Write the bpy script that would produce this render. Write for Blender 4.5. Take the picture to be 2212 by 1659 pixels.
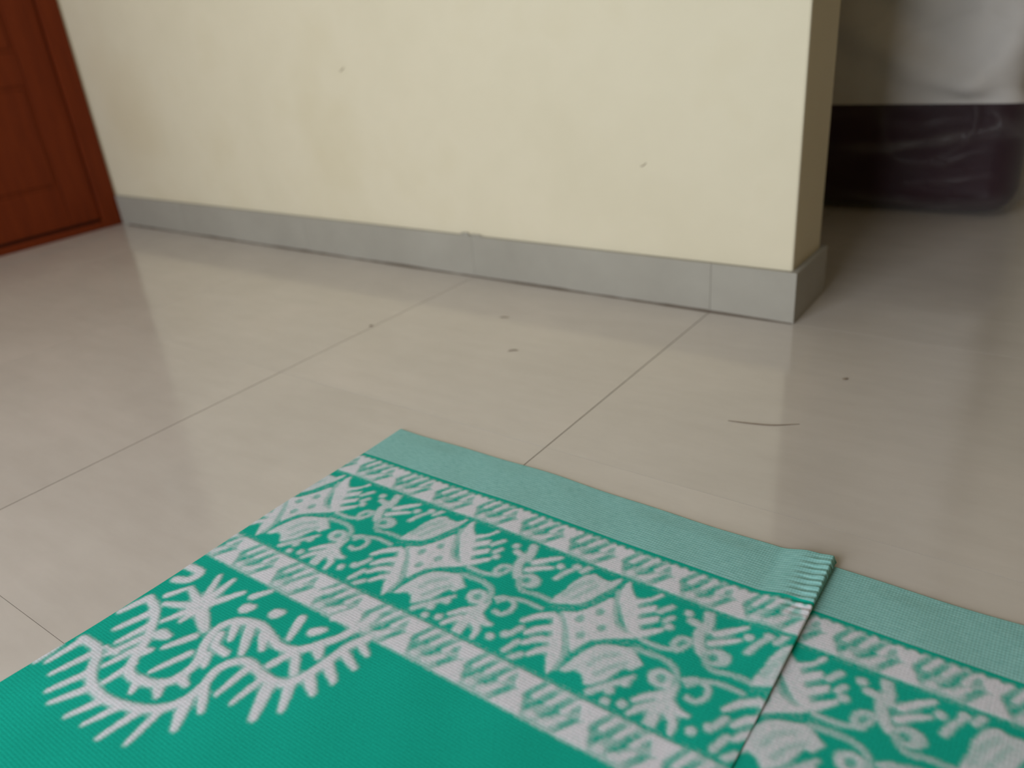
import bpy, bmesh, math, random
import numpy as np
from mathutils import Matrix, Vector

random.seed(4)
scene = bpy.context.scene
col = scene.collection
for o in list(bpy.data.objects):
    bpy.data.objects.remove(o)

# ------------------------------------------------------------------ camera
FPX = 1717.5                                    # focal length in pixels of the 2212 px wide frame
cam_data = bpy.data.cameras.new('camera')
cam_data.sensor_fit = 'HORIZONTAL'
cam_data.sensor_width = 36.0
cam_data.lens = FPX * 36.0 / 2212.0
cam_data.clip_start = 0.02
cam = bpy.data.objects.new('camera', cam_data)
col.objects.link(cam)
PITCH, ROLL, YAW = 1.1230, -0.0918, 0.6609
cam.matrix_world = (Matrix.Translation((0.4225, -1.4233, 0.5937)) @ Matrix.Rotation(YAW, 4, 'Z')
                    @ Matrix.Rotation(PITCH, 4, 'X') @ Matrix.Rotation(ROLL, 4, 'Z'))
cam_data.dof.use_dof = True
cam_data.dof.focus_distance = 0.92
cam_data.dof.aperture_fstop = 2.8
scene.camera = cam

# ------------------------------------------------------------------ world, daylight, exposure
world = bpy.data.worlds.new('world')
scene.world = world
world.use_nodes = True
wn = world.node_tree.nodes
wn['Background'].inputs['Color'].default_value = (0.80, 0.88, 1.0, 1)
wn['Background'].inputs['Strength'].default_value = 1.0

WIN_X0, WIN_X1, WIN_Z0, WIN_Z1, REAR_Y = -1.22, 0.36, 0.10, 2.15, -3.10
ld = bpy.data.lights.new('window_daylight', 'AREA')
ld.shape = 'RECTANGLE'
ld.size = WIN_X1 - WIN_X0 - 0.1
ld.size_y = WIN_Z1 - WIN_Z0 - 0.1
ld.energy = 64
ld.color = (0.97, 1.0, 1.04)
lo = bpy.data.objects.new('window_daylight', ld)
lo.location = ((WIN_X0 + WIN_X1) / 2, REAR_Y - 0.06, (WIN_Z0 + WIN_Z1) / 2)
lo.rotation_euler = (math.radians(90), 0, 0)
col.objects.link(lo)

vs = scene.view_settings
vs.view_transform = 'Standard'
vs.look = 'None'
vs.exposure = 0.0
vs.gamma = 1.0
vs.use_curve_mapping = False


# ------------------------------------------------------------------ helpers
def srgb(r, g, b):
    f = lambda c: (c / 255 / 12.92) if c / 255 <= 0.04045 else ((c / 255 + 0.055) / 1.055) ** 2.4
    return (f(r), f(g), f(b), 1)


class NT:
    """small node builder"""
    def __init__(self, name):
        self.m = bpy.data.materials.new(name)
        self.m.use_nodes = True
        self.t = self.m.node_tree
        self.b = self.t.nodes['Principled BSDF']

    def n(self, kind, **kw):
        nd = self.t.nodes.new(kind)
        for k, v in kw.items():
            if k.startswith('i_'):
                nd.inputs[k[2:].replace('_', ' ')].default_value = v
            else:
                setattr(nd, k, v)
        return nd

    def l(self, a, b):
        self.t.links.new(a, b)

    def noise(self, scale, detail=3, rough=0.55, vec=None, sc=None):
        nd = self.n('ShaderNodeTexNoise')
        nd.inputs['Scale'].default_value = scale
        nd.inputs['Detail'].default_value = detail
        nd.inputs['Roughness'].default_value = rough
        if vec is None:
            vec = self.coords()
        if sc is not None:
            mp = self.n('ShaderNodeMapping')
            mp.inputs['Scale'].default_value = sc
            self.l(vec, mp.inputs['Vector'])
            vec = mp.outputs['Vector']
        self.l(vec, nd.inputs['Vector'])
        return nd.outputs['Fac']

    def coords(self, kind='Object'):
        if not hasattr(self, '_tc'):
            self._tc = self.n('ShaderNodeTexCoord')
        return self._tc.outputs[kind]

    def ramp(self, fac, stops):
        r = self.n('ShaderNodeValToRGB')
        el = r.color_ramp.elements
        while len(el) < len(stops):
            el.new(0.5)
        for e, (p, c) in zip(el, stops):
            e.position = p
            e.color = c if len(c) == 4 else (*c, 1)
        self.l(fac, r.inputs['Fac'])
        return r.outputs['Color']

    def mix(self, fac, a, b, mode='MIX'):
        x = self.n('ShaderNodeMix', data_type='RGBA', blend_type=mode)
        for v, s in ((fac, 0), (a, 6), (b, 7)):
            if hasattr(v, 'is_linked'):
                self.l(v, x.inputs[s])
            else:
                x.inputs[s].default_value = v
        return x.outputs[2]

    def bump(self, height, strength, dist=0.001, normal=None):
        b = self.n('ShaderNodeBump')
        b.inputs['Strength'].default_value = strength
        b.inputs['Distance'].default_value = dist
        self.l(height, b.inputs['Height'])
        if normal is not None:
            self.l(normal, b.inputs['Normal'])
        return b.outputs['Normal']

    def set(self, **kw):
        for k, v in kw.items():
            s = self.b.inputs[k.replace('_', ' ')]
            if hasattr(v, 'is_linked'):
                self.l(v, s)
            else:
                s.default_value = v
        return self.m


def new_obj(name, me, mat=None, parent=None, kind=None, label=None, cat=None, group=None, smooth=False):
    o = bpy.data.objects.new(name, me)
    col.objects.link(o)
    if mat is not None and me is not None and not me.materials:
        me.materials.append(mat)
    if parent is not None:
        o.parent = parent
    for k, v in (('kind', kind), ('label', label), ('category', cat), ('group', group)):
        if v:
            o[k] = v
    if smooth and me is not None:
        me.polygons.foreach_set('use_smooth', [True] * len(me.polygons))
    return o


def box_bm(bm, x0, x1, y0, y1, z0, z1):
    vs_ = [bm.verts.new(p) for p in ((x0, y0, z0), (x1, y0, z0), (x1, y1, z0), (x0, y1, z0),
                                     (x0, y0, z1), (x1, y0, z1), (x1, y1, z1), (x0, y1, z1))]
    for f in ((0, 3, 2, 1), (4, 5, 6, 7), (0, 1, 5, 4), (1, 2, 6, 5), (2, 3, 7, 6), (3, 0, 4, 7)):
        bm.faces.new([vs_[i] for i in f])


def box_me(name, x0, x1, y0, y1, z0, z1, bev=0.0, seg=2):
    bm = bmesh.new()
    box_bm(bm, x0, x1, y0, y1, z0, z1)
    if bev:
        bmesh.ops.bevel(bm, geom=bm.edges[:], offset=bev, segments=seg, profile=0.5, affect='EDGES')
    me = bpy.data.meshes.new(name)
    bm.to_mesh(me)
    bm.free()
    return me


def empty(name, loc=(0, 0, 0), **kw):
    o = new_obj(name, None, **kw)
    o.location = loc
    o.empty_display_size = 0.1
    return o


def smoothstep(x, a, b):
    t = np.clip((x - a) / (b - a), 0, 1)
    return t * t * (3 - 2 * t)


# ------------------------------------------------------------------ materials
def mat_wall():
    k = NT('cream_wall_paint')
    a = k.noise(2.2, 4, 0.6)
    b = k.noise(90, 3, 0.6)
    c0 = k.ramp(a, [(0.30, srgb(211, 203, 179)), (0.52, srgb(216, 208, 185)), (0.72, srgb(211, 202, 176))])
    st = k.noise(1.25, 3, 0.5, sc=(1, 1, 1.3))
    sm = k.ramp(st, [(0.60, (0, 0, 0)), (0.76, (0.45, 0.45, 0.45))])
    c1 = k.mix(sm, c0, srgb(204, 189, 158))
    nrm = k.bump(b, 0.12, 0.002)
    nrm = k.bump(k.noise(9, 2), 0.10, 0.01, nrm)
    return k.set(Base_Color=c1, Roughness=0.62, Normal=nrm, Specular_IOR_Level=0.3)


def mat_tile(name, dark=False):
    k = NT(name)
    oi = k.n('ShaderNodeObjectInfo')
    off = k.n('ShaderNodeVectorMath', operation='ADD')
    k.l(k.coords(), off.inputs[0])
    sc_ = k.n('ShaderNodeVectorMath', operation='SCALE')
    sc_.inputs['Scale'].default_value = 7.0
    cx = k.n('ShaderNodeCombineXYZ')
    k.l(oi.outputs['Random'], cx.inputs[0])
    k.l(oi.outputs['Random'], cx.inputs[1])
    k.l(cx.outputs[0], sc_.inputs[0])
    k.l(sc_.outputs[0], off.inputs[1])
    v = off.outputs[0]
    cl = k.noise(3.4, 5, 0.6, v)
    streak = k.noise(9, 5, 0.65, v, sc=(0.9, 3.4, 1))
    if dark:
        c0 = k.ramp(cl, [(0.3, srgb(154, 151, 142)), (0.7, srgb(164, 161, 152))])
    else:
        c0 = k.ramp(cl, [(0.28, srgb(202, 195, 188)), (0.55, srgb(208, 201, 194)), (0.75, srgb(213, 205, 198))])
    s = k.ramp(streak, [(0.34, (0.95, 0.945, 0.94)), (0.64, (1, 1, 1))])
    c1 = k.mix(1.0, c0, s, 'MULTIPLY')
    rg = k.ramp(k.noise(14, 3, 0.6, v), [(0.3, (0.09, 0.09, 0.09)), (0.7, (0.15, 0.15, 0.15))])
    nrm = k.bump(k.noise(6, 2, 0.5, v), 0.05, 0.004)
    if dark:
        return k.set(Base_Color=c1, Roughness=0.4, Specular_IOR_Level=0.35)
    return k.set(Base_Color=c1, Roughness=rg, Normal=nrm, Specular_IOR_Level=0.9)


def mat_plain(name, c, rough=0.6, bump=None, spec=0.4):
    k = NT(name)
    f = k.noise(30, 3)
    cc = k.mix(f, tuple(x * 0.88 for x in c[:3]) + (1,), tuple(min(1, x * 1.1) for x in c[:3]) + (1,))
    kw = dict(Base_Color=cc, Roughness=rough, Specular_IOR_Level=spec)
    if bump:
        kw['Normal'] = k.bump(k.noise(bump[0], 4), bump[1], bump[2])
    return k.set(**kw)


def mat_wood():
    k = NT('varnished_brown_wood')
    g = k.noise(7, 6, 0.65, sc=(8, 8, 0.7))
    c = k.ramp(g, [(0.25, srgb(92, 35, 12)), (0.5, srgb(103, 40, 14)), (0.78, srgb(112, 46, 17))])
    return k.set(Base_Color=c, Roughness=0.5, Specular_IOR_Level=0.12,
                 Normal=k.bump(k.noise(20, 4, 0.6, sc=(8, 8, 0.7)), 0.1, 0.001))


def weave(k, s1, s2):
    """fine woven rib bump from two crossed wave textures in fabric coordinates"""
    at = k.n('ShaderNodeAttribute', attribute_name='fabric')
    outs = []
    for axis, s in (('X', s1), ('Y', s2)):
        w = k.n('ShaderNodeTexWave', bands_direction=axis, wave_profile='SIN')
        w.inputs['Scale'].default_value = s
        w.inputs['Distortion'].default_value = 0.6
        w.inputs['Detail'].default_value = 1.0
        k.l(at.outputs['Vector'], w.inputs['Vector'])
        outs.append(w.outputs['Fac'])
    return at.outputs['Vector'], outs


def mat_mat():
    k = NT('green_and_white_weave')
    at = k.n('ShaderNodeAttribute', attribute_name='pattern')
    vec, (wx, wy) = weave(k, 90, 95)
    mott = k.noise(420, 2, 0.6, vec)
    big = k.noise(5, 3, 0.5, vec)
    green = k.ramp(big, [(0.3, srgb(20, 165, 145)), (0.7, srgb(23, 173, 153))])
    g2 = k.ramp(mott, [(0.30, (0.90, 0.90, 0.90)), (0.66, (1.08, 1.08, 1.08))])
    green = k.mix(1.0, green, g2, 'MULTIPLY')
    white = k.ramp(mott, [(0.3, srgb(212, 213, 224)), (0.7, srgb(226, 226, 236))])
    c = k.mix(at.outputs['Fac'], green, white)
    h = k.mix(0.5, wx, wy)
    return k.set(Base_Color=c, Roughness=0.9, Specular_IOR_Level=0.06, Normal=k.bump(h, 0.2, 0.0008))


def mat_hem():
    k = NT('pale_teal_ribbed_weave')
    vec, (wx, wy) = weave(k, 100, 80)
    mott = k.noise(30, 4, 0.7, vec, sc=(3, 14, 1))
    c = k.ramp(mott, [(0.28, srgb(124, 182, 179)), (0.5, srgb(142, 197, 195)), (0.74, srgb(156, 208, 206))])
    r2 = k.ramp(wy, [(0.2, (0.93, 0.95, 0.95)), (0.8, (1.04, 1.04, 1.04))])
    c = k.mix(1.0, c, r2, 'MULTIPLY')
    h = k.mix(0.5, wx, wy)
    return k.set(Base_Color=c, Roughness=0.85, Specular_IOR_Level=0.15, Normal=k.bump(h, 0.4, 0.0008))


M_WALL = mat_wall()
M_TILE = mat_tile('beige_vitrified_tile')
M_SKIRT = mat_tile('grey_skirting_tile', True)
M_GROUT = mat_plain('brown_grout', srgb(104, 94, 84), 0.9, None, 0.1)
M_WOOD = mat_wood()
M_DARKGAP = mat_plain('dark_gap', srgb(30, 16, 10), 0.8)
M_OCHRE = mat_plain('ochre_bounce_cut_paint', srgb(128, 98, 34), 0.8)  # dark ochre made up for the unseen right wall, to cut bounce light
M_CEIL = mat_plain('white_ceiling_paint', srgb(180, 174, 160), 0.8)
M_MAT = mat_mat()
M_HEM = mat_hem()
M_FRAME = mat_plain('white_window_frame', srgb(220, 220, 215), 0.4)

# ------------------------------------------------------------------ the room
T = 0.012                    # skirting thickness; skirting front face is the plane y = 0
LX, RX, BY = -2.359, 1.30, 1.30
WT = 0.178                   # far face of the partition wall
H = 2.80

floor = new_obj('floor', box_me('floor', LX - 0.15, RX + 0.15, REAR_Y - 0.15, BY + 0.15, -0.06, -0.0005),
                M_GROUT, kind='structure')
JX, JY, TS, GAP = -0.1667, 0.0, 0.6, 0.0010
xs = [JX + TS * i for i in range(-4, 1)] + [JX + 0.614, JX + 1.214]
ys = [JY + TS * i for i in range(-6, 4)]
tile_cache = {}
for x0 in xs:
    for y0 in ys:
        ax, bx = max(x0, LX - 0.1) + GAP * 0.8, min(xs[xs.index(x0) + 1] if x0 != xs[-1] else 9, RX + 0.1) - GAP * 0.8
        ay, by = max(y0, REAR_Y - 0.1) + GAP * 0.32, min(y0 + TS, BY + 0.1) - GAP * 0.32
        if bx - ax < 0.02 or by - ay < 0.02:
            continue
        key = (round(bx - ax, 4), round(by - ay, 4))
        if key not in tile_cache:
            w, d = key
            tile_cache[key] = box_me('floor_tile', -w / 2, w / 2, -d / 2, d / 2, -0.009, 0.0)
        t = new_obj('floor_tile', tile_cache[key], M_TILE, floor)
        t.location = ((ax + bx) / 2, (ay + by) / 2, random.uniform(-0.0002, 0.0))

new_obj('wall_back', box_me('wall_back', LX, -T, T, WT, 0, H, 0.004, 2), M_WALL, kind='structure')
wall_back = bpy.data.objects['wall_back']
new_obj('wall_alcove_back', box_me('w', LX, RX, BY, BY + 0.12, 0, H), M_WALL, kind='structure')
new_obj('wall_right', box_me('w', RX, RX + 0.12, REAR_Y, BY, 0, H), M_OCHRE, kind='structure')
bm = bmesh.new()
DY0, DY1, DH = -0.95, 0.008, 2.08
for a in ((LX - 0.12, LX, REAR_Y, DY0, 0, H), (LX - 0.12, LX, DY1, BY, 0, H), (LX - 0.12, LX, DY0, DY1, DH, H)):
    box_bm(bm, *a)
me = bpy.data.meshes.new('wall_left')
bm.to_mesh(me)
bm.free()
new_obj('wall_left', me, M_WALL, kind='structure')
bm = bmesh.new()
for a in ((LX, WIN_X0, REAR_Y - 0.12, REAR_Y, 0, H), (WIN_X1, RX, REAR_Y - 0.12, REAR_Y, 0, H),
          (WIN_X0, WIN_X1, REAR_Y - 0.12, REAR_Y, 0, WIN_Z0), (WIN_X0, WIN_X1, REAR_Y - 0.12, REAR_Y, WIN_Z1, H)):
    box_bm(bm, *a)
me = bpy.data.meshes.new('wall_front')
bm.to_mesh(me)
bm.free()
new_obj('wall_front', me, M_WALL, kind='structure')
new_obj('ceiling', box_me('ceiling', LX - 0.12, RX + 0.12, REAR_Y - 0.12, BY + 0.12, H, H + 0.1), M_CEIL, kind='structure')
win = empty('window_1', ((WIN_X0 + WIN_X1) / 2, REAR_Y - 0.02, WIN_Z0), kind='structure')
ww, wh = (WIN_X1 - WIN_X0) / 2, WIN_Z1 - WIN_Z0
for a in ((-ww, -ww + 0.05, -.02, .02, 0, wh), (ww - 0.05, ww, -.02, .02, 0, wh), (-ww + .05, ww - .05, -.02, .02, 0, 0.05),
          (-ww + .05, ww - .05, -.02, .02, wh - 0.05, wh)):
    new_obj('window_frame', box_me('window_frame', *a, 0.003), M_FRAME, win)

# small cracks and plaster smears on the wall
def sliver(name, pts, w, h, mat, parent=None, up=(0, 0, 1), **kw):
    """thin tapering strand along a polyline"""
    bm = bmesh.new()
    P = [Vector(p) for p in pts]
    # resample with catmull-rom
    Q = []
    for i in range(len(P) - 1):
        p0, p1, p2, p3 = P[max(i - 1, 0)], P[i], P[i + 1], P[min(i + 2, len(P) - 1)]
        for j in range(6):
            t = j / 6
            Q.append(0.5 * ((2 * p1) + (p2 - p0) * t + (2 * p0 - 5 * p1 + 4 * p2 - p3) * t * t + (3 * p1 - p0 - 3 * p2 + p3) * t ** 3))
    Q.append(P[-1])
    U = Vector(up)
    rings = []
    for i, q in enumerate(Q):
        d = (Q[min(i + 1, len(Q) - 1)] - Q[max(i - 1, 0)]).normalized()
        s = d.cross(U).normalized()
        f = math.sin(math.pi * (0.06 + 0.88 * i / (len(Q) - 1))) ** 0.6
        rings.append([bm.verts.new(q + s * (w * f * math.cos(a)) + U * (h * f * (1 + math.sin(a)))) for a in
                      [k * math.pi / 3 for k in range(6)]])
    for a, b in zip(rings, rings[1:]):
        for k in range(6):
            bm.faces.new((a[k], a[(k + 1) % 6], b[(k + 1) % 6], b[k]))
    bm.faces.new(rings[0][::-1])
    bm.faces.new(rings[-1])
    bmesh.ops.recalc_face_normals(bm, faces=bm.faces[:])
    me = bpy.data.meshes.new(name)
    bm.to_mesh(me)
    bm.free()
    return new_obj(name, me, mat, parent, smooth=True, **kw)


M_MARK = mat_plain('grey_brown_mark', srgb(140, 126, 104), 0.8)
M_HAIR = mat_plain('brown_hair', srgb(128, 112, 94), 0.7)
yw = T - 0.0002
sliver('wall_crack', [(-1.134, yw, 0.474), (-1.127, yw, 0.4755), (-1.116, yw, 0.483)], 0.0012, 0.0004, M_MARK, wall_back, (0, -1, 0))
sliver('wall_crack', [(-0.324, yw, 0.279), (-0.318, yw, 0.280), (-0.310, yw, 0.2865)], 0.0009, 0.0004, M_MARK, wall_back, (0, -1, 0))

# ------------------------------------------------------------------ skirting
SK = 0.0999
base = empty('baseboard_back', (0, 0, 0), kind='structure')
cuts = [LX + 0.012] + [JX - 0.6 * i for i in (3, 2, 1, 0)] + [0.0]
for a, b in zip(cuts, cuts[1:]):
    if b - a > 0.02:
        new_obj('skirting_tile', box_me('skirting_tile', a + 0.0002, b - 0.0002, 0.0, T, 0.0, SK, 0.0007, 2), M_SKIRT, base)
base_s = empty('baseboard_end', (0, 0, 0), kind='structure')
new_obj('skirting_tile', box_me('skirting_tile', -T, 0.0, T + 0.0004, WT + 0.012, 0.0, SK, 0.0014, 2), M_SKIRT, base_s)
# thin uneven brown strip where skirting meets the floor
def skirting_foot_line(name, a, b, parent):
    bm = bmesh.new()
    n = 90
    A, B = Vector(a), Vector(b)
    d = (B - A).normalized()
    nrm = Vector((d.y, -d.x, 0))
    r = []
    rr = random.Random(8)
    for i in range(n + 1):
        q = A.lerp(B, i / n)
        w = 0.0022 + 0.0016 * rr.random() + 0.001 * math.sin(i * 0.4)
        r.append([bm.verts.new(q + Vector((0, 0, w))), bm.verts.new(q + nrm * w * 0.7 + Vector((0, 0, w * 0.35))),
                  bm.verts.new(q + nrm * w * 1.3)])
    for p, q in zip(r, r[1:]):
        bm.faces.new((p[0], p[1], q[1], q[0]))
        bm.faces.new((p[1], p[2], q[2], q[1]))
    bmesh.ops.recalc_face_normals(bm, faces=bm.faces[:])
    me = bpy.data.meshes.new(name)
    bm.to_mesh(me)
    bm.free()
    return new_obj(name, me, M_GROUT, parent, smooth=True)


skirting_foot_line('skirting_foot_line', (LX + 0.05, 0.0, 0.0002), (-0.002, 0.0, 0.0002), base)
# lump of plaster left on top of the skirting
for (cx, rx, rz) in ((-0.790, 0.013, 0.006), (-0.757, 0.017, 0.004)):
    bm = bmesh.new()
    bmesh.ops.create_icosphere(bm, subdivisions=3, radius=1.0)
    for v in bm.verts:
        s = 1 + 0.18 * math.sin(5 * v.co.x + 2) * math.cos(4 * v.co.z)
        v.co = Vector((v.co.x * rx * s, v.co.y * 0.006, v.co.z * rz * s))
    me = bpy.data.meshes.new('plaster_smear')
    bm.to_mesh(me)
    bm.free()
    ps = new_obj('plaster_smear', me, M_SKIRT, base, smooth=True)
    ps.location = (cx, T * 0.6, SK)

# ------------------------------------------------------------------ door
door = empty('door_1', (LX, -0.45, 0), kind='structure')
door['label'] = 'brown wooden panel door in the left wall, at the corner'
DX = LX
def dpart(name, x0, x1, y0, y1, z0, z1, bev=0.003, mat=None, parent=None):
    me = box_me(name, x0 - LX, x1 - LX, y0 + 0.45, y1 + 0.45, z0, z1, bev, 2)
    return new_obj(name, me, mat or M_WOOD, parent or door)
# frame: jamb at the corner, jamb at the hinge side, head, threshold
dpart('door_jamb', DX - 0.10, DX + 0.006, -0.058, 0.006, 0.0, DH)
dpart('door_jamb', DX - 0.10, DX + 0.006, DY0, DY0 + 0.055, 0.0, DH)
dpart('door_head', DX - 0.10, DX + 0.006, DY0 + 0.055, -0.058, DH - 0.055, DH)
dpart('threshold', DX - 0.10, DX + 0.004, DY0 + 0.055, -0.058, 0.0, 0.024)
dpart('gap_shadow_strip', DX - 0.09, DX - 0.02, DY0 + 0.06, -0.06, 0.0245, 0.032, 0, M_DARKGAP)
leaf = dpart('door_leaf', DX - 0.05, DX - 0.014, DY0 + 0.058, -0.061, 0.032, DH - 0.058, 0.004)
# raised rails and stiles and moulded panels
fx0, fx1 = DX - 0.0142, DX - 0.0095
ly0, ly1 = DY0 + 0.058, -0.061
rails = ((0.032, 0.164), (0.482, 0.577), (1.02, 1.14), (1.90, DH - 0.058))
for z0, z1 in rails:
    dpart('door_rail', fx0, fx1, ly0 + 0.1005, ly1 - 0.1005, z0, z1, 0.003, None, leaf)
dpart('door_stile', fx0, fx1, ly0, ly0 + 0.10, 0.032, DH - 0.058, 0.003, None, leaf)
dpart('door_stile', fx0, fx1, ly1 - 0.10, ly1, 0.032, DH - 0.058, 0.003, None, leaf)
for (a, b) in zip(rails, rails[1:]):
    dpart('door_panel', fx0, fx1 - 0.001, ly0 + 0.112, ly1 - 0.112, a[1] + 0.012, b[0] - 0.012, 0.003, None, leaf)
dpart('door_handle', DX - 0.006, DX + 0.045, -0.135, -0.115, 1.0, 1.12, 0.008, M_FRAME, leaf)

# ------------------------------------------------------------------ plastic-wrapped mattress
def rounded_box(w, d, h, r, step):
    """closed rounded box, base at z=0, centred in x, front face at y=0; returns verts array and quads"""
    dims = np.array([w, d, h])
    n = [max(2, int(round(q / step))) for q in dims]
    verts, faces, index = [], [], {}

    def vid(i, j, k):
        key = (i, j, k)
        if key not in index:
            index[key] = len(verts)
            verts.append((i / n[0] * w - w / 2, j / n[1] * d, k / n[2] * h))
        return index[key]
    for i in range(n[0]):
        for j in range(n[1]):
            faces.append((vid(i, j, 0), vid(i, j + 1, 0), vid(i + 1, j + 1, 0), vid(i + 1, j, 0)))
            faces.append((vid(i, j, n[2]), vid(i + 1, j, n[2]), vid(i + 1, j + 1, n[2]), vid(i, j + 1, n[2])))
    for i in range(n[0]):
        for k in range(n[2]):
            faces.append((vid(i, 0, k), vid(i + 1, 0, k), vid(i + 1, 0, k + 1), vid(i, 0, k + 1)))
            faces.append((vid(i, n[1], k), vid(i, n[1], k + 1), vid(i + 1, n[1], k + 1), vid(i + 1, n[1], k)))
    for j in range(n[1]):
        for k in range(n[2]):
            faces.append((vid(0, j, k), vid(0, j, k + 1), vid(0, j + 1, k + 1), vid(0, j + 1, k)))
            faces.append((vid(n[0], j, k), vid(n[0], j + 1, k), vid(n[0], j + 1, k + 1), vid(n[0], j, k + 1)))
    P = np.array(verts)
    c = np.array([0, d / 2, h / 2])
    lim = dims / 2 - r
    q = P - c
    inner = np.clip(q, -lim, lim)
    dlt = q - inner
    ln = np.linalg.norm(dlt, axis=1, keepdims=True)
    nrm = dlt / np.maximum(ln, 1e-9)
    return inner + nrm * r + c, nrm, faces


def mesh_from(name, P, faces):
    me = bpy.data.meshes.new(name)
    me.from_pydata([tuple(p) for p in P], [], faces)
    me.validate()
    return me


def fnoise(P, seed, scale):
    """cheap smooth pseudo noise: sum of random plane waves"""
    rg = np.random.default_rng(seed)
    out = np.zeros(len(P))
    for i in range(9):
        k = rg.normal(size=3)
        k = k / np.linalg.norm(k) * scale * rg.uniform(0.6, 1.8)
        out += np.sin(P @ k + rg.uniform(0, 6.28))
    return out / 4


MW, MD, MH = 0.93, 0.17, 1.85
LEAN = math.atan2(0.16, 1.85)
mattress = empty('mattress', (-0.222, 0.862, 0.004),
                 label='white mattress with dark purple end band, wrapped in clear plastic, leaning beyond the wall end', cat='mattress')
mattress.rotation_euler = (-LEAN, 0, math.radians(2.0))
P, N, F = rounded_box(MW, MD, MH, 0.055, 0.018)
z = P[:, 2]
BAND = 0.276
bulge = np.where(z < BAND, 0.010 * np.sqrt(np.clip(np.minimum(z, BAND - z) / 0.05, 0, 1)), 0) \
    + np.where(z > MH - BAND, 0.010 * np.sqrt(np.clip(np.minimum(MH - z, z - MH + BAND) / 0.05, 0, 1)), 0)
mid = np.where((z >= BAND) & (z <= MH - BAND), 0.004 * np.clip(np.minimum(z - BAND, MH - BAND - z) / 0.08, 0, 1), 0)
ND = N.copy()
ND[:, 2] *= 0.3
P2 = P + ND * (bulge + mid)[:, None]
P2 += N * (0.004 * fnoise(P, 2, 14))[:, None]
body = smoothstep(z, BAND, BAND + 0.03) * (1 - smoothstep(z, MH - BAND - 0.03, MH - BAND))


def drapes(P):
    """broad soft folds of the white cover"""
    out = np.zeros(len(P))
    for pts_, hh, wd in (([(0.02, 0.47), (0.17, 0.385), (0.24, 0.34), (0.36, 0.305)], 0.013, 0.035), ([(0.46, 0.46), (0.40, 0.36), (0.34, 0.30)], 0.016, 0.040),
                         ([(0.08, 0.56), (0.20, 0.45), (0.30, 0.40)], -0.012, 0.035), ([(0.38, 0.62), (0.36, 0.47), (0.30, 0.40)], 0.010, 0.045)):
        q_ = np.array(pts_)
        D = np.full(len(P), 9.0)
        for a_, b_ in zip(q_, q_[1:]):
            d_ = b_ - a_
            t_ = np.clip(((P[:, 0] - a_[0]) * d_[0] + (P[:, 2] - a_[1]) * d_[1]) / (d_ @ d_), 0, 1)
            D = np.minimum(D, np.hypot(P[:, 0] - a_[0] - t_ * d_[0], P[:, 2] - a_[1] - t_ * d_[1]))
        out += np.where(P[:, 1] < 0.06, hh * np.exp(-(D / wd) ** 2), 0)
    return out


drape = drapes(P)
P2 += N * (drape * body)[:, None]
P2[:, 0] *= 1 - 0.035 * body
P2[:, 2] = np.maximum(P2[:, 2], 0)


def mat_quilt(name, a, b, rough):
    k = NT(name)
    c = k.ramp(k.noise(6, 4, 0.6), [(0.3, a), (0.7, b)])
    return k.set(Base_Color=c, Roughness=rough, Specular_IOR_Level=0.25, Normal=k.bump(k.noise(45, 3), 0.3, 0.003))


M_MWHITE = mat_quilt('white_mattress_fabric', srgb(224, 220, 216), srgb(236, 232, 228), 0.8)
M_MPURPLE = mat_quilt('dark_purple_mattress_fabric', srgb(46, 24, 32), srgb(56, 29, 39), 0.7)
zc = np.array([P[list(f), 2].mean() for f in F])
for nm, sel, mt in (('end_band', zc < BAND, M_MPURPLE), ('mattress_body', (zc >= BAND) & (zc <= MH - BAND), M_MWHITE),
                    ('end_band', zc > MH - BAND, M_MPURPLE)):
    ids = np.nonzero(sel)[0]
    used = sorted({v for i in ids for v in F[i]})
    mp = {v: i for i, v in enumerate(used)}
    me = mesh_from(nm, P2[used], [tuple(mp[v] for v in F[i]) for i in ids])
    o = new_obj(nm, me, mt, mattress, smooth=True)
    o['label'] = 'dark purple fabric end band' if nm == 'end_band' else 'white fabric main panel'

# crinkled clear film, a little outside the mattress
P, N, F = rounded_box(MW + 0.02, MD + 0.02, MH + 0.008, 0.062, 0.0062)
P[:, 1] -= 0.010
z = P[:, 2]
bl = np.where(z < BAND, 0.013 * np.sqrt(np.clip(np.minimum(z, BAND - z) / 0.05, 0, 1)), 0)
ridge = 0.6 * (1 - np.abs(np.sin(2.2 * fnoise(P * np.array([0.6, 1, 1.5]), 5, 9) + P[:, 2] * 14 - P[:, 0] * 5))) ** 4
ridge2 = (1 - np.abs(np.sin(2.0 * fnoise(P, 11, 16)))) ** 5
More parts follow.
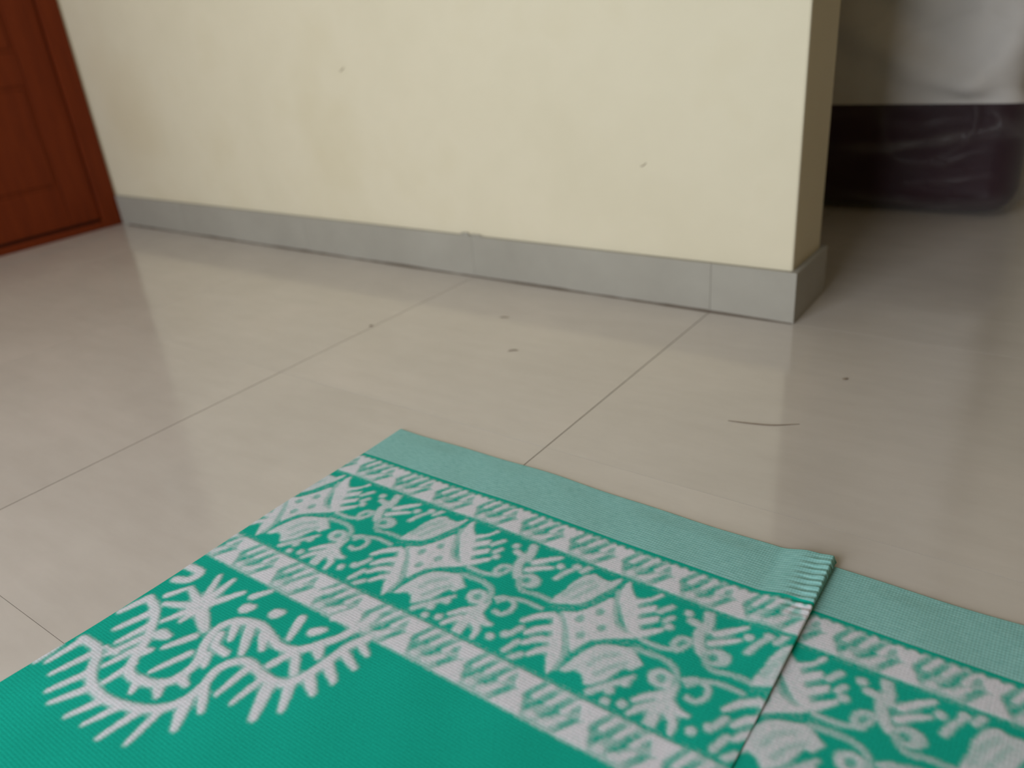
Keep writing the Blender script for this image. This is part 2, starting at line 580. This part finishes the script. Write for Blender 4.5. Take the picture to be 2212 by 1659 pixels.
# individual folds of the film: (x, z) polylines on the front, height, width
FOLDS = [([(-0.02, 0.163), (0.18, 0.165), (0.31, 0.19), (0.468, 0.228)], 0.010, 0.009), ([(0.03, 0.06), (0.15, 0.045), (0.31, 0.03), (0.43, 0.05)], 0.007, 0.008),
         ([(0.39, 0.26), (0.43, 0.215), (0.47, 0.20)], 0.006, 0.008), ([(0.24, 0.115), (0.31, 0.13), (0.40, 0.165)], 0.004, 0.008),
         ([(0.22, 0.075), (0.33, 0.085), (0.42, 0.10)], 0.004, 0.007), ([(0.10, 0.24), (0.22, 0.215), (0.34, 0.235)], 0.003, 0.012)]
fold_h = np.zeros(len(P))
for pts_, hh, wd in FOLDS:
    q_ = np.array(pts_)
    D = np.full(len(P), 9.0)
    for a_, b_ in zip(q_, q_[1:]):
        d_ = b_ - a_
        t_ = np.clip(((P[:, 0] - a_[0]) * d_[0] + (P[:, 2] - a_[1]) * d_[1]) / (d_ @ d_), 0, 1)
        D = np.minimum(D, np.hypot(P[:, 0] - a_[0] - t_ * d_[0], P[:, 2] - a_[1] - t_ * d_[1]))
    run = np.clip((P[:, 0] - q_[0, 0]) / (q_[-1, 0] - q_[0, 0]), 0, 1)
    hh = hh * np.sin(np.pi * np.clip(0.08 + 0.84 * run, 0, 1)) ** 0.8 * (0.75 + 0.25 * np.sin(P[:, 0] * 60 + wd * 900))
    wd = wd * (0.8 + 0.5 * np.sin(P[:, 0] * 23 + 1) ** 2)
    fold_h = np.maximum(fold_h, np.where(P[:, 1] < 0.06, hh * np.exp(-(D / wd) ** 2), 0))
N0 = N
PF = P + N * (fold_h + drapes(P) * smoothstep(z, BAND, BAND + 0.03))[:, None] + N * (0.002 + bl + 0.007 * ridge + 0.004 * ridge2 + 0.003 * fnoise(P, 8, 22))[:, None]
PF[:, 0] *= 1 - 0.028 * smoothstep(z, BAND, BAND + 0.03) * (1 - smoothstep(z, MH - BAND - 0.03, MH - BAND))
PF[:, 1] -= 0.006 * smoothstep(z, BAND - 0.02, BAND + 0.05) * (P[:, 1] < 0.05)
PF[:, 2] = np.maximum(PF[:, 2], -0.002)
k = NT('clear_plastic_film')
tr = k.n('ShaderNodeBsdfTransparent')
tr.inputs['Color'].default_value = (0.93, 0.93, 0.93, 1)
mx = k.n('ShaderNodeMixShader')
lw = k.n('ShaderNodeLayerWeight')
lw.inputs['Blend'].default_value = 0.32
mr = k.n('ShaderNodeMapRange')
mr.inputs['To Min'].default_value = 0.015
mr.inputs['To Max'].default_value = 0.6
k.l(lw.outputs['Facing'], mr.inputs['Value'])
ca = k.n('ShaderNodeAttribute', attribute_name='crease')
ad = k.n('ShaderNodeMath', operation='MULTIPLY_ADD')
ad.inputs[1].default_value = 0.15
k.l(ca.outputs['Fac'], ad.inputs[0])
k.l(mr.outputs['Result'], ad.inputs[2])
k.l(ad.outputs[0], mx.inputs['Fac'])
k.l(tr.outputs[0], mx.inputs[1])
k.set(Base_Color=(0.42, 0.40, 0.39, 1), Roughness=0.22, Specular_IOR_Level=0.7,
      Normal=k.bump(k.noise(38, 4, 0.6, sc=(0.5, 1, 1.6)), 0.5, 0.006))
k.l(k.b.outputs[0], mx.inputs[2])
k.l(mx.outputs[0], k.t.nodes['Material Output'].inputs['Surface'])
film = new_obj('plastic_wrap', mesh_from('plastic_wrap', PF, F), k.m, mattress, smooth=True)
ca_ = film.data.attributes.new('crease', 'FLOAT', 'POINT')
ca_.data.foreach_set('value', np.clip(fold_h / 0.011 + 0.45 * ridge + 0.3 * ridge2, 0, 1).astype(np.float32))
film['label'] = 'crinkled clear plastic film'

# ------------------------------------------------------------------ mat: pattern drawn in fabric millimetres
RES = 1.25                                          # pixels per millimetre
FW, FH = 1260, 700                                  # mm of fabric covered by the drawing
R = np.zeros((int(FH * RES), int(FW * RES)), np.float32)


def _window(x0, x1, y0, y1):
    a, b = max(0, int(x0 * RES)), min(R.shape[1], int(x1 * RES) + 2)
    c, d = max(0, int(y0 * RES)), min(R.shape[0], int(y1 * RES) + 2)
    if a >= b or c >= d:
        return None
    X, Y = np.meshgrid((np.arange(a, b) + 0.5) / RES, (np.arange(c, d) + 0.5) / RES)
    return (slice(c, d), slice(a, b)), X, Y


def _blend(win_, val, al):
    R[win_] = R[win_] * (1 - al) + val * al


def smooth_line(p):
    if len(p) < 3:
        return p
    e = np.vstack([2 * p[0] - p[1], p, 2 * p[-1] - p[-2]])
    out = []
    for i in range(1, len(e) - 2):
        p0, p1, p2, p3 = e[i - 1:i + 3]
        for t in (0, 0.25, 0.5, 0.75):
            out.append(0.5 * (2 * p1 + (p2 - p0) * t + (2 * p0 - 5 * p1 + 4 * p2 - p3) * t * t + (3 * p1 - p0 - 3 * p2 + p3) * t ** 3))
    return np.vstack(out + [p[-1]])


def stroke(pts, w, val, o=(0, 0), taper=False):
    pts = smooth_line(np.array(pts, float)) + np.array(o)
    m = w / 2 + 2
    q = _window(pts[:, 0].min() - m, pts[:, 0].max() + m, pts[:, 1].min() - m, pts[:, 1].max() + m)
    if q is None:
        return
    s, X, Y = q
    D = np.full(X.shape, 1e9)
    n = len(pts) - 1
    for i in range(n):
        a, b = pts[i], pts[i + 1]
        d = b - a
        L = d @ d + 1e-9
        t = np.clip(((X - a[0]) * d[0] + (Y - a[1]) * d[1]) / L, 0, 1)
        ww_ = w / 2 * (1 - 0.4 * ((i + t) / n) ** 2) if taper else w / 2
        D = np.minimum(D, np.hypot(X - a[0] - t * d[0], Y - a[1] - t * d[1]) - ww_)
    _blend(s, val, np.clip(0.5 - D / 1.4, 0, 1))


def poly(pts, val, o=(0, 0)):
    pts = np.array(pts, float) + np.array(o)
    q = _window(pts[:, 0].min(), pts[:, 0].max(), pts[:, 1].min(), pts[:, 1].max())
    if q is None:
        return
    s, X, Y = q
    ins = np.zeros(X.shape, bool)
    j = len(pts) - 1
    for i in range(len(pts)):
        (xi, yi), (xj, yj) = pts[i], pts[j]
        ins ^= ((yi > Y) != (yj > Y)) & (X < (xj - xi) * (Y - yi) / (yj - yi + 1e-12) + xi)
        j = i
    _blend(s, val, ins.astype(np.float32))


def dot(x, y, rx, ry, val, o=(0, 0)):
    cx, cy = x + o[0], y + o[1]
    q = _window(cx - rx - 1, cx + rx + 1, cy - ry - 1, cy + ry + 1)
    if q is None:
        return
    s, X, Y = q
    D = (np.hypot((X - cx) / rx, (Y - cy) / ry) - 1) * min(rx, ry)
    _blend(s, val, np.clip(0.5 - D / 1.4, 0, 1))


WH, LT, MD_ = 0.95, 0.78, 0.42


def medallion(o):
    poly([(-55, -4), (-55, -14), (-51, -32), (-50, -47), (-44, -64), (-35, -72), (-26, -68), (-14, -68), (-6, -82), (-4, -75), (-7, -61), (-14, -44), (-19, -29), (-27, -17), (-40, -11)], 0.85, o)
    stroke([(-48, -22), (-43, -42), (-33, -58)], 8, 0.62, o)
    stroke([(-36, -24), (-30, -40), (-24, -55)], 6, 0.60, o)
    poly([(6, 72), (10, 52), (15, 36), (22, 23), (33, 16), (45, 12), (56, 7), (61, 14), (73, 23), (66, 36), (59, 36), (55, 47), (52, 58), (44, 68), (37, 75), (28, 65), (20, 63), (13, 70)], 0.88, o)
    stroke([(28, 50), (34, 34), (46, 24)], 7, 0.62, o)
    stroke([(40, 58), (48, 42), (58, 30)], 6, 0.58, o)
    poly([(-37, 1), (-21, -7), (-10, -24), (0, -48), (11, -35), (26, -13), (38, -9), (50, -5), (25, 11), (12, 22), (7, 34), (5, 48), (-3, 39), (-12, 24), (-21, 15)], WH, o)
    poly([(5, -82), (12, -69), (24, -58), (37, -68), (45, -84), (47, -77), (39, -63), (29, -52), (32, -47), (47, -61), (50, -51), (37, -38), (39, -32), (57, -47), (59, -38), (45, -24), (49, -18), (69, -34), (69, -26), (53, -7), (45, -6), (33, -15), (20, -31), (9, -45), (3, -62), (2, -74)], WH, o)
    poly([(-45, 4), (-32, 8), (-21, 22), (-9, 42), (-1, 57), (0, 73), (-2, 83), (-14, 65), (-20, 49), (-30, 27)], WH, o)
    for q in ([(-44, 12), (-54, 20), (-64, 34)], [(-33, 27), (-44, 36), (-51, 47)], [(-22, 41), (-36, 48), (-45, 60)], [(-14, 52), (-24, 58), (-32, 70)]):
        stroke(q, 9, WH, o, True)
    stroke([(1, -60), (9, -38), (23, -15), (37, -9)], 5.5, 0.52, o)
    stroke([(-34, 4), (-22, 16), (-10, 33), (-1, 51), (1, 72)], 5.5, 0.50, o)
    stroke([(-52, 0), (-38, -4), (-25, -12), (-16, -25), (-9, -41), (-3, -57)], 4.2, 0.10, o)
    stroke([(3, 56), (6, 44), (9, 35), (14, 25), (24, 15), (34, 9), (46, 5), (60, 1), (78, 0)], 4.2, 0.08, o)
    for a, b in ((-13, 0), (13, 0), (0, -20), (0, 20)):
        dot(a, b, 4.2, 5.4, 0.12, o)
    stroke([(-71, -42), (-66, -57), (-57, -73)], 7, LT, o, True)
    stroke([(-51, -67), (-44, -84)], 7, LT, o)
    stroke([(44, 80), (58, 61), (72, 41)], 7.5, LT, o, True)
    for q in ([(-65, 58), (-59, 43)], [(-56, 79), (-51, 61)], [(-45, 84), (-38, 74)], [(54, -53), (62, -66)], [(65, -43), (69, -51)]):
        stroke(q, 7, LT, o)
    stroke([(56, 8), (83, 6), (97, 9), (106, 17), (109, 30)], 6.5, 0.5, o)
    stroke([(55, -6), (73, -6), (86, -9), (96, -17), (100, -28)], 5.5, 0.66, o)
    stroke([(-57, -8), (-76, -8), (-90, -5), (-100, -10), (-106, -20)], 6.5, 0.48, o)
    stroke([(-57, 8), (-81, 8), (-98, 15), (-104, 24)], 5.5, 0.62, o)


def trunk(o):
    stroke([(-12, -76), (-7, -60), (-10, -45), (-4, -30), (2, -22)], 11, LT, o)
    stroke([(-24, -57), (-4, -53)], 9, LT, o)
    stroke([(5, -52), (17, -65), (28, -75)], 8.5, WH, o, True)
    stroke([(5, -37), (15, -46), (28, -55)], 8, WH, o, True)
    for q in ((35, -62), (52, -71), (-40, -37), (-31, -66)):
        dot(*q, 5, 5, LT, o)
    # upper rings
    dot(18, -23, 13, 11.5, 0.72, o)
    dot(14, -21, 5, 5, 0.10, o)
    stroke([(-15, -31), (-23, -28), (-26, -18), (-21, -11), (-17, -14)], 6, 0.7, o)
    # lower rings
    dot(-17, 29, 13, 11.5, 0.78, o)
    dot(-17, 29, 4.6, 5, 0.08, o)
    stroke([(3, 20), (12, 14), (25, 17), (28, 29), (22, 39), (14, 38)], 6, 0.72, o)
    stroke([(-4, 30), (-2, 46), (-5, 62), (-3, 83)], 12, 0.85, o)
    for q in ([(-8, 47), (-18, 55), (-27, 66)], [(-6, 60), (-17, 70), (-24, 82)], [(4, 52), (14, 58), (22, 57)], [(4, 62), (14, 70), (17, 82)]):
        stroke(q, 9, 0.9, o, True)
    for q in ((-52, 68), (-43, 52), (-49, 82), (-34, 76), (32, 71), (44, 60)):
        dot(*q, 4.8, 5.2, LT, o)


def band(v0, v1, phase):
    c = (v0 + v1) / 2
    s = (v1 - v0) / 46
    q = _window(0, FW, v0, v1)
    R[q[0]] = 0.30
    stroke([(0, v0 + 1), (FW, v0 + 1)], 2.2, 0.40)
    stroke([(0, v1 - 1), (FW, v1 - 1)], 2.2, 0.62)
    for i in range(-9, 19):
        o = (phase + 72 * i, c)
        f = lambda l: [(a, b * s) for a, b in l]
        for a in (24, 38, 52):
            stroke(f([(a - 4, 17), (a + 8, -2), (a + 10, -19)]), 9, 0.55, o)
        poly(f([(-14, -22), (16, -22), (6, -3), (-4, -2)]), 1.0, o)
        poly(f([(-17, 22), (-3, 0), (6, -4), (17, 21)]), 1.0, o)
        for l in ([(18, -4), (26, -20)], [(34, -4), (42, -20)], [(51, -3), (58, -18)], [(44, 16), (53, 4)]):
            stroke(f(l), 6.5, 0.95, o)
        for a in (26, 40):
            dot(a, 15 * s, 5, 5, 0.86, o)
        for l in ([(9, 1), (17, -15)], [(26, 0), (33, -15)], [(42, 0), (49, -15)], [(36, 11), (45, 0)], [(55, 12), (63, 1)], [(58, -8), (63, -17)], [(17, 12), (22, 4)]):
            stroke(f(l), 4.6, 0.03, o)


HEM = 83.0
VC = 222.0
for i in range(-1, 6):
    trunk((30 + 112 + 224 * i, VC))
for i in range(0, 6):
    medallion((30 + 224 * i, VC))
# thin green lines frame the bands
q = _window(0, FW, HEM - 4, 90)
R[q[0]] = 0
band(90, 137, 522 - 72 * 7)
q = _window(0, FW, 137.5, 141)
R[q[0]] = 0.05
band(312, 361, 536 - 72 * 7)
q = _window(0, FW, 307.5, 311)
R[q[0]] = 0.05
q = _window(0, FW, 362, FH)
R[q[0]] = 0
CORNER = [(12,[(11,526),(43,526),(70,547),(95,558),(127,558),(163,547),(182,533),(191,514),(189,493),(184,476),(189,461),(204,451),(233,455),(258,451),(270,433),(275,406),(278,380),(287,362)]),(12,[(13,447),(43,458),(75,488),(90,510),(105,526),(125,527),(149,518),(158,500),(155,478),(140,459),(131,438),(139,419),(169,409),(194,414),(213,419),(235,412),(249,394),(262,371),(270,333)]),(11,[(14,530),(14,565)]),(11,[(45,531),(37,572)]),(11,[(70,547),(58,586)]),(11,[(92,557),(76,592)]),(11,[(119,560),(107,592)]),(10,[(142,557),(132,588)]),(11,[(165,549),(161,589)]),(10,[(181,536),(190,578)]),(15,[(192,516),(213,543)]),(13,[(194,498),(217,517)]),(11,[(210,454),(212,496)]),(10,[(235,457),(234,495)]),(16,[(246,458),(267,495)]),(13,[(265,447),(283,474)]),(14,[(275,432),(294,444)]),(13,[(279,410),(301,423)]),(12,[(282,390),(306,399)]),(10,[(290,373),(305,380)]),(12,[(13,447),(5,480)]),(12,[(39,461),(28,498)]),(11,[(57,474),(50,509)]),(11,[(69,491),(59,526)]),(11,[(80,504),(73,536)]),(11,[(99,518),(96,549)]),(12,[(119,458),(105,486)]),(10,[(138,476),(125,514)]),(18,[(81,476),(93,474)]),(14,[(91,502),(96,496)]),(12,[(81,425),(54,379)]),(13,[(81,425),(76,376)]),(13,[(81,425),(106,384)]),(13,[(81,425),(39,444)]),(12,[(81,425),(64,462)]),(19,[(81,425),(120,446)]),(12,[(81,425),(83,451)]),(13,[(81,425),(42,411)]),(10,[(28,434),(40,412)]),(18,[(131,400),(137,395)]),(18,[(169,388),(174,383)]),(13,[(201,378),(213,406)]),(14,[(228,386),(237,377)]),(11,[(122,383),(134,365)]),(13,[(11,411),(26,403),(26,387),(-7,389)]),(11,[(226,442),(235,418),(257,436)]),(15,[(252,399),(262,408)]),(11,[(142,441),(152,455),(172,456)]),(12,[(156,468),(167,479)]),(13,[(160,502),(174,505)]),(14,[(148,518),(162,529)]),(12,[(124,526),(134,540)]),(12,[(145,423),(159,441)]),(14,[(162,416),(187,447)]),(13,[(184,416),(201,432)]),(11,[(146,347),(155,327)]),(12,[(233,358),(244,334)]),(12,[(181,349),(194,327)]),(7,[(67,518),(45,519)]),(7,[(3,572),(1,544)]),]
for w_, pts in CORNER:
    stroke(pts, w_ * 0.86, 0.95, (0, 0), len(pts) == 2)
# sawtooth of green between hem and band
for i in range(0, 110):
    stroke([(i * 11.5, 84), (i * 11.5 + 3, 91)], 5, 0.0)


def gauss(A, sg):
    rad = int(3 * sg) + 1
    kx = np.exp(-0.5 * (np.arange(-rad, rad + 1) / sg) ** 2)
    kx /= kx.sum()
    B = np.zeros_like(A)
    pad = np.pad(A, ((rad, rad), (0, 0)), mode='edge')
    for i, w_ in enumerate(kx):
        B += w_ * pad[i:i + A.shape[0]]
    pad = np.pad(B, ((0, 0), (rad, rad)), mode='edge')
    C = np.zeros_like(A)
    for i, w_ in enumerate(kx):
        C += w_ * pad[:, i:i + A.shape[1]]
    return C


# stitched edges: the yarns break the outlines up a little
rg = np.random.default_rng(3)
jit = gauss(rg.normal(size=R.shape).astype(np.float32), 1.2)
R = gauss(R, 1.7)
R = np.maximum(R, np.clip(1.25 * gauss(R, 4.5) - 0.30, 0, 0.5))
R = np.clip(R + jit * 0.22 * (R > 0.03), 0, 1)


def sample_R(s, v):
    x = np.clip(s * 1000 * RES - 0.5, 0, R.shape[1] - 1.001)
    y = np.clip(v * 1000 * RES - 0.5, 0, R.shape[0] - 1.001)
    xi, yi = x.astype(int), y.astype(int)
    fx, fy = x - xi, y - yi
    return ((R[yi, xi] * (1 - fx) + R[yi, xi + 1] * fx) * (1 - fy) + (R[yi + 1, xi] * (1 - fx) + R[yi + 1, xi + 1] * fx) * fy)


# ------------------------------------------------------------------ mat: geometry with a Z-shaped tuck
ZT, XF, TW, ZR = 0.0030, 0.665, 0.0257, 0.0075
MAT_W, MAT_L = 1.20, 1.70
rows_s, rows_x, rows_z = [], [], []
def add(s, x, zz):
    rows_s.append(s); rows_x.append(x); rows_z.append(zz)
add(0, 0.0006, 0.0002); add(0, -0.0004, 0.0010); add(0, 0.0002, 0.0022)
for s in np.arange(0.0015, XF - 0.0001, 0.0015):
    add(s, s, ZT + ZR * float(smoothstep(np.array(s), XF - 0.062, XF - 0.026)) + 0.0022 * float(smoothstep(np.array(s), XF - 0.016, XF)))
add(XF, XF + 0.0006, ZT + ZR + 0.0012)
add(XF, XF + 0.0010, ZT + ZR - 0.0004)
add(XF + 0.001, XF + 0.0002, ZT + ZR - 0.0022)
for t in np.linspace(0.08, 0.95, 12):
    add(XF + t * TW, XF - t * TW, ZT + 0.0050 - 0.001 * t)
add(XF + TW, XF - TW - 0.001, ZT + 0.0030)
add(XF + TW + 0.001, XF - TW, ZT + 0.0012)
for t in np.linspace(0.08, 0.95, 12):
    add(XF + TW + t * TW, XF - TW + t * TW, ZT + 0.0012 * (1 - t))
for s in np.arange(XF + 2 * TW, 1.06, 0.0015):
    add(s, s - 2 * TW, ZT)
for s in np.arange(1.065, MAT_W + 2 * TW - 0.004, 0.008):
    add(s, s - 2 * TW, ZT)
sE = MAT_W + 2 * TW
add(sE, MAT_W, 0.0022); add(sE, MAT_W + 0.0006, 0.0010); add(sE, MAT_W - 0.0004, 0.0002)
S_, X_, Z_ = map(np.array, (rows_s, rows_x, rows_z))
cv, cz = [0, 0, 0], [0.0002, 0.0010, 0.0022]
cy = [0.0006, -0.0004, 0.0002]
for v in list(np.arange(0.0015, 0.690, 0.0015)) + list(np.arange(0.70, MAT_L - 0.005, 0.015)):
    cv.append(v); cz.append(ZT); cy.append(v)
cv += [MAT_L] * 3; cz += [0.0022, 0.0010, 0.0002]; cy += [MAT_L, MAT_L + 0.0005, MAT_L]
V_, CZ, CY = map(np.array, (cv, cz, cy))
nv, ns = len(V_), len(S_)
SS, VV = np.meshgrid(S_, V_)
XX = np.repeat(X_[None], nv, 0).copy()
ZZ = Z_[None] - ZT + CZ[:, None]
ZZ = np.where(np.minimum(Z_[None], CZ[:, None]) < ZT * 0.9, np.minimum(Z_[None] * (CZ[:, None] / ZT), ZZ), ZZ)
YY = np.repeat(CY[:, None], ns, 1).copy()
# the fold opens a little towards the hem and dies away far from it
fade = 1.0 - 0.76 * smoothstep(VV, 0.06, 0.26)
ZZ = np.where(Z_[None] > ZT + 0.0001, CZ[:, None] + (Z_[None] - ZT) * fade, ZZ)
# pleats beside the fold, on the hem
pl = smoothstep(SS, XF - 0.040, XF - 0.010) * (SS <= XF) * (1 - smoothstep(VV, 0.085, 0.12)) * smoothstep(VV, 0.004, 0.016)
ZZ += 0.0009 * pl * np.sin(VV / 0.0098 * 2 * np.pi + (SS - XF) * 60)
inner = (smoothstep(VV, 0.004, 0.03) * smoothstep(SS, 0.004, 0.03))
ZZ += inner * (0.0007 * np.sin(SS * 21 + VV * 9) * np.sin(VV * 16 - SS * 5 + 1) + 0.0005 * np.sin(SS * 55 + 2) * np.sin(VV * 41)) + inner * 0.0004
# a soft raised wave along the hem (the cloth is not perfectly flat)
YY += 0.0110 * smoothstep(SS, 0.25, 0.80) * (1 - np.clip(VV / 0.45, 0, 1))
YY += 0.0016 * np.sin(SS * 17 + 0.4) * (1 - np.clip(VV / 0.2, 0, 1)) + 0.0009 * np.sin(SS * 39) * (1 - np.clip(VV / 0.1, 0, 1))
YY -= np.where((SS <= XF), 0.004 * smoothstep(SS, XF - 0.045, XF), 0) * (1 - np.clip(VV / 0.12, 0, 1))
XX += (0.0012 * np.sin(VV * 19) - 0.007 * smoothstep(VV, 0.50, 0.66)) * (1 - np.clip(SS / 0.4, 0, 1))
XX += -0.004 * (1 - VV / 0.1) * (VV < 0.1) * smoothstep(SS, XF - 0.1, XF) * (SS < XF + 0.0005)
pat = np.where(VV * 1000 < HEM, 0, sample_R(SS, VV))
ZZ += pat * 0.0005
mat_o = empty('floor_mat', (-0.40, -0.66, 0.0),
              label='green and white woven mat with pale teal hem and a fold, on the tiles', cat='mat')


def grid_part(name, r0, r1, mt, label):
    n = r1 - r0
    co = np.stack([XX[r0:r1], -YY[r0:r1], ZZ[r0:r1]], -1).reshape(-1, 3)
    idx = np.arange(n * ns).reshape(n, ns)
    fc = np.stack([idx[:-1, :-1], idx[1:, :-1], idx[1:, 1:], idx[:-1, 1:]], -1).reshape(-1, 4)
    me = bpy.data.meshes.new(name)
    me.vertices.add(len(co))
    me.vertices.foreach_set('co', co.astype(np.float32).ravel())
    me.loops.add(fc.size)
    me.loops.foreach_set('vertex_index', fc.astype(np.int32).ravel())
    me.polygons.add(len(fc))
    me.polygons.foreach_set('loop_start', np.arange(0, fc.size, 4, dtype=np.int32))
    me.polygons.foreach_set('loop_total', np.full(len(fc), 4, np.int32))
    me.update(calc_edges=True)
    a = me.attributes.new('pattern', 'FLOAT', 'POINT')
    a.data.foreach_set('value', pat[r0:r1].astype(np.float32).ravel())
    a = me.attributes.new('fabric', 'FLOAT_VECTOR', 'POINT')
    a.data.foreach_set('vector', np.stack([SS[r0:r1], VV[r0:r1], 0 * SS[r0:r1]], -1).astype(np.float32).ravel())
    o = new_obj(name, me, mt, mat_o, smooth=True)
    o['label'] = label
    return o


rh = int(np.searchsorted(V_, HEM / 1000))
grid_part('hem_band', 0, rh + 1, M_HEM, 'pale teal ribbed hem')
grid_part('patterned_weave', rh, nv, M_MAT, 'green weave with white floral bands')

# ------------------------------------------------------------------ bits lying on the floor
def litter(name, pts, w, label, cat):
    c = Vector(pts[len(pts) // 2])
    o = sliver(name, [Vector(p) - c for p in pts], w, w * 0.6, M_HAIR, None, (0, 0, 1), label=label, cat=cat)
    o.location = (c.x, c.y, 0.0001)
    return o


litter('hair_strand', [(0.035, -0.407, 0), (0.066, -0.401, 0), (0.098, -0.391, 0), (0.130, -0.371, 0)], 0.0011,
       'long thin brown hair strand on the tiles between the mat hem and the wall end', 'hair')
litter('fluff_bit', [(-0.426, -0.335, 0), (-0.420, -0.328, 0), (-0.410, -0.324, 0)], 0.0014,
       'short dark fibre on the floor tile nearer the mat, out from the skirting', 'fibre')
litter('fluff_bit', [(-0.546, -0.199, 0), (-0.537, -0.194, 0), (-0.527, -0.191, 0)], 0.0014,
       'short dark fibre on the tile just in front of the grey skirting', 'fibre')
litter('fluff_bit', [(0.143, -0.197, 0), (0.147, -0.195, 0), (0.150, -0.191, 0)], 0.0022,
       'tiny dark speck of fluff on the tiles right of the wall end', 'fibre')
litter('fluff_bit', [(-0.776, -0.353, 0), (-0.773, -0.351, 0), (-0.770, -0.349, 0)], 0.0022,
       'tiny dark speck beside a tile joint left of the middle', 'fibre')
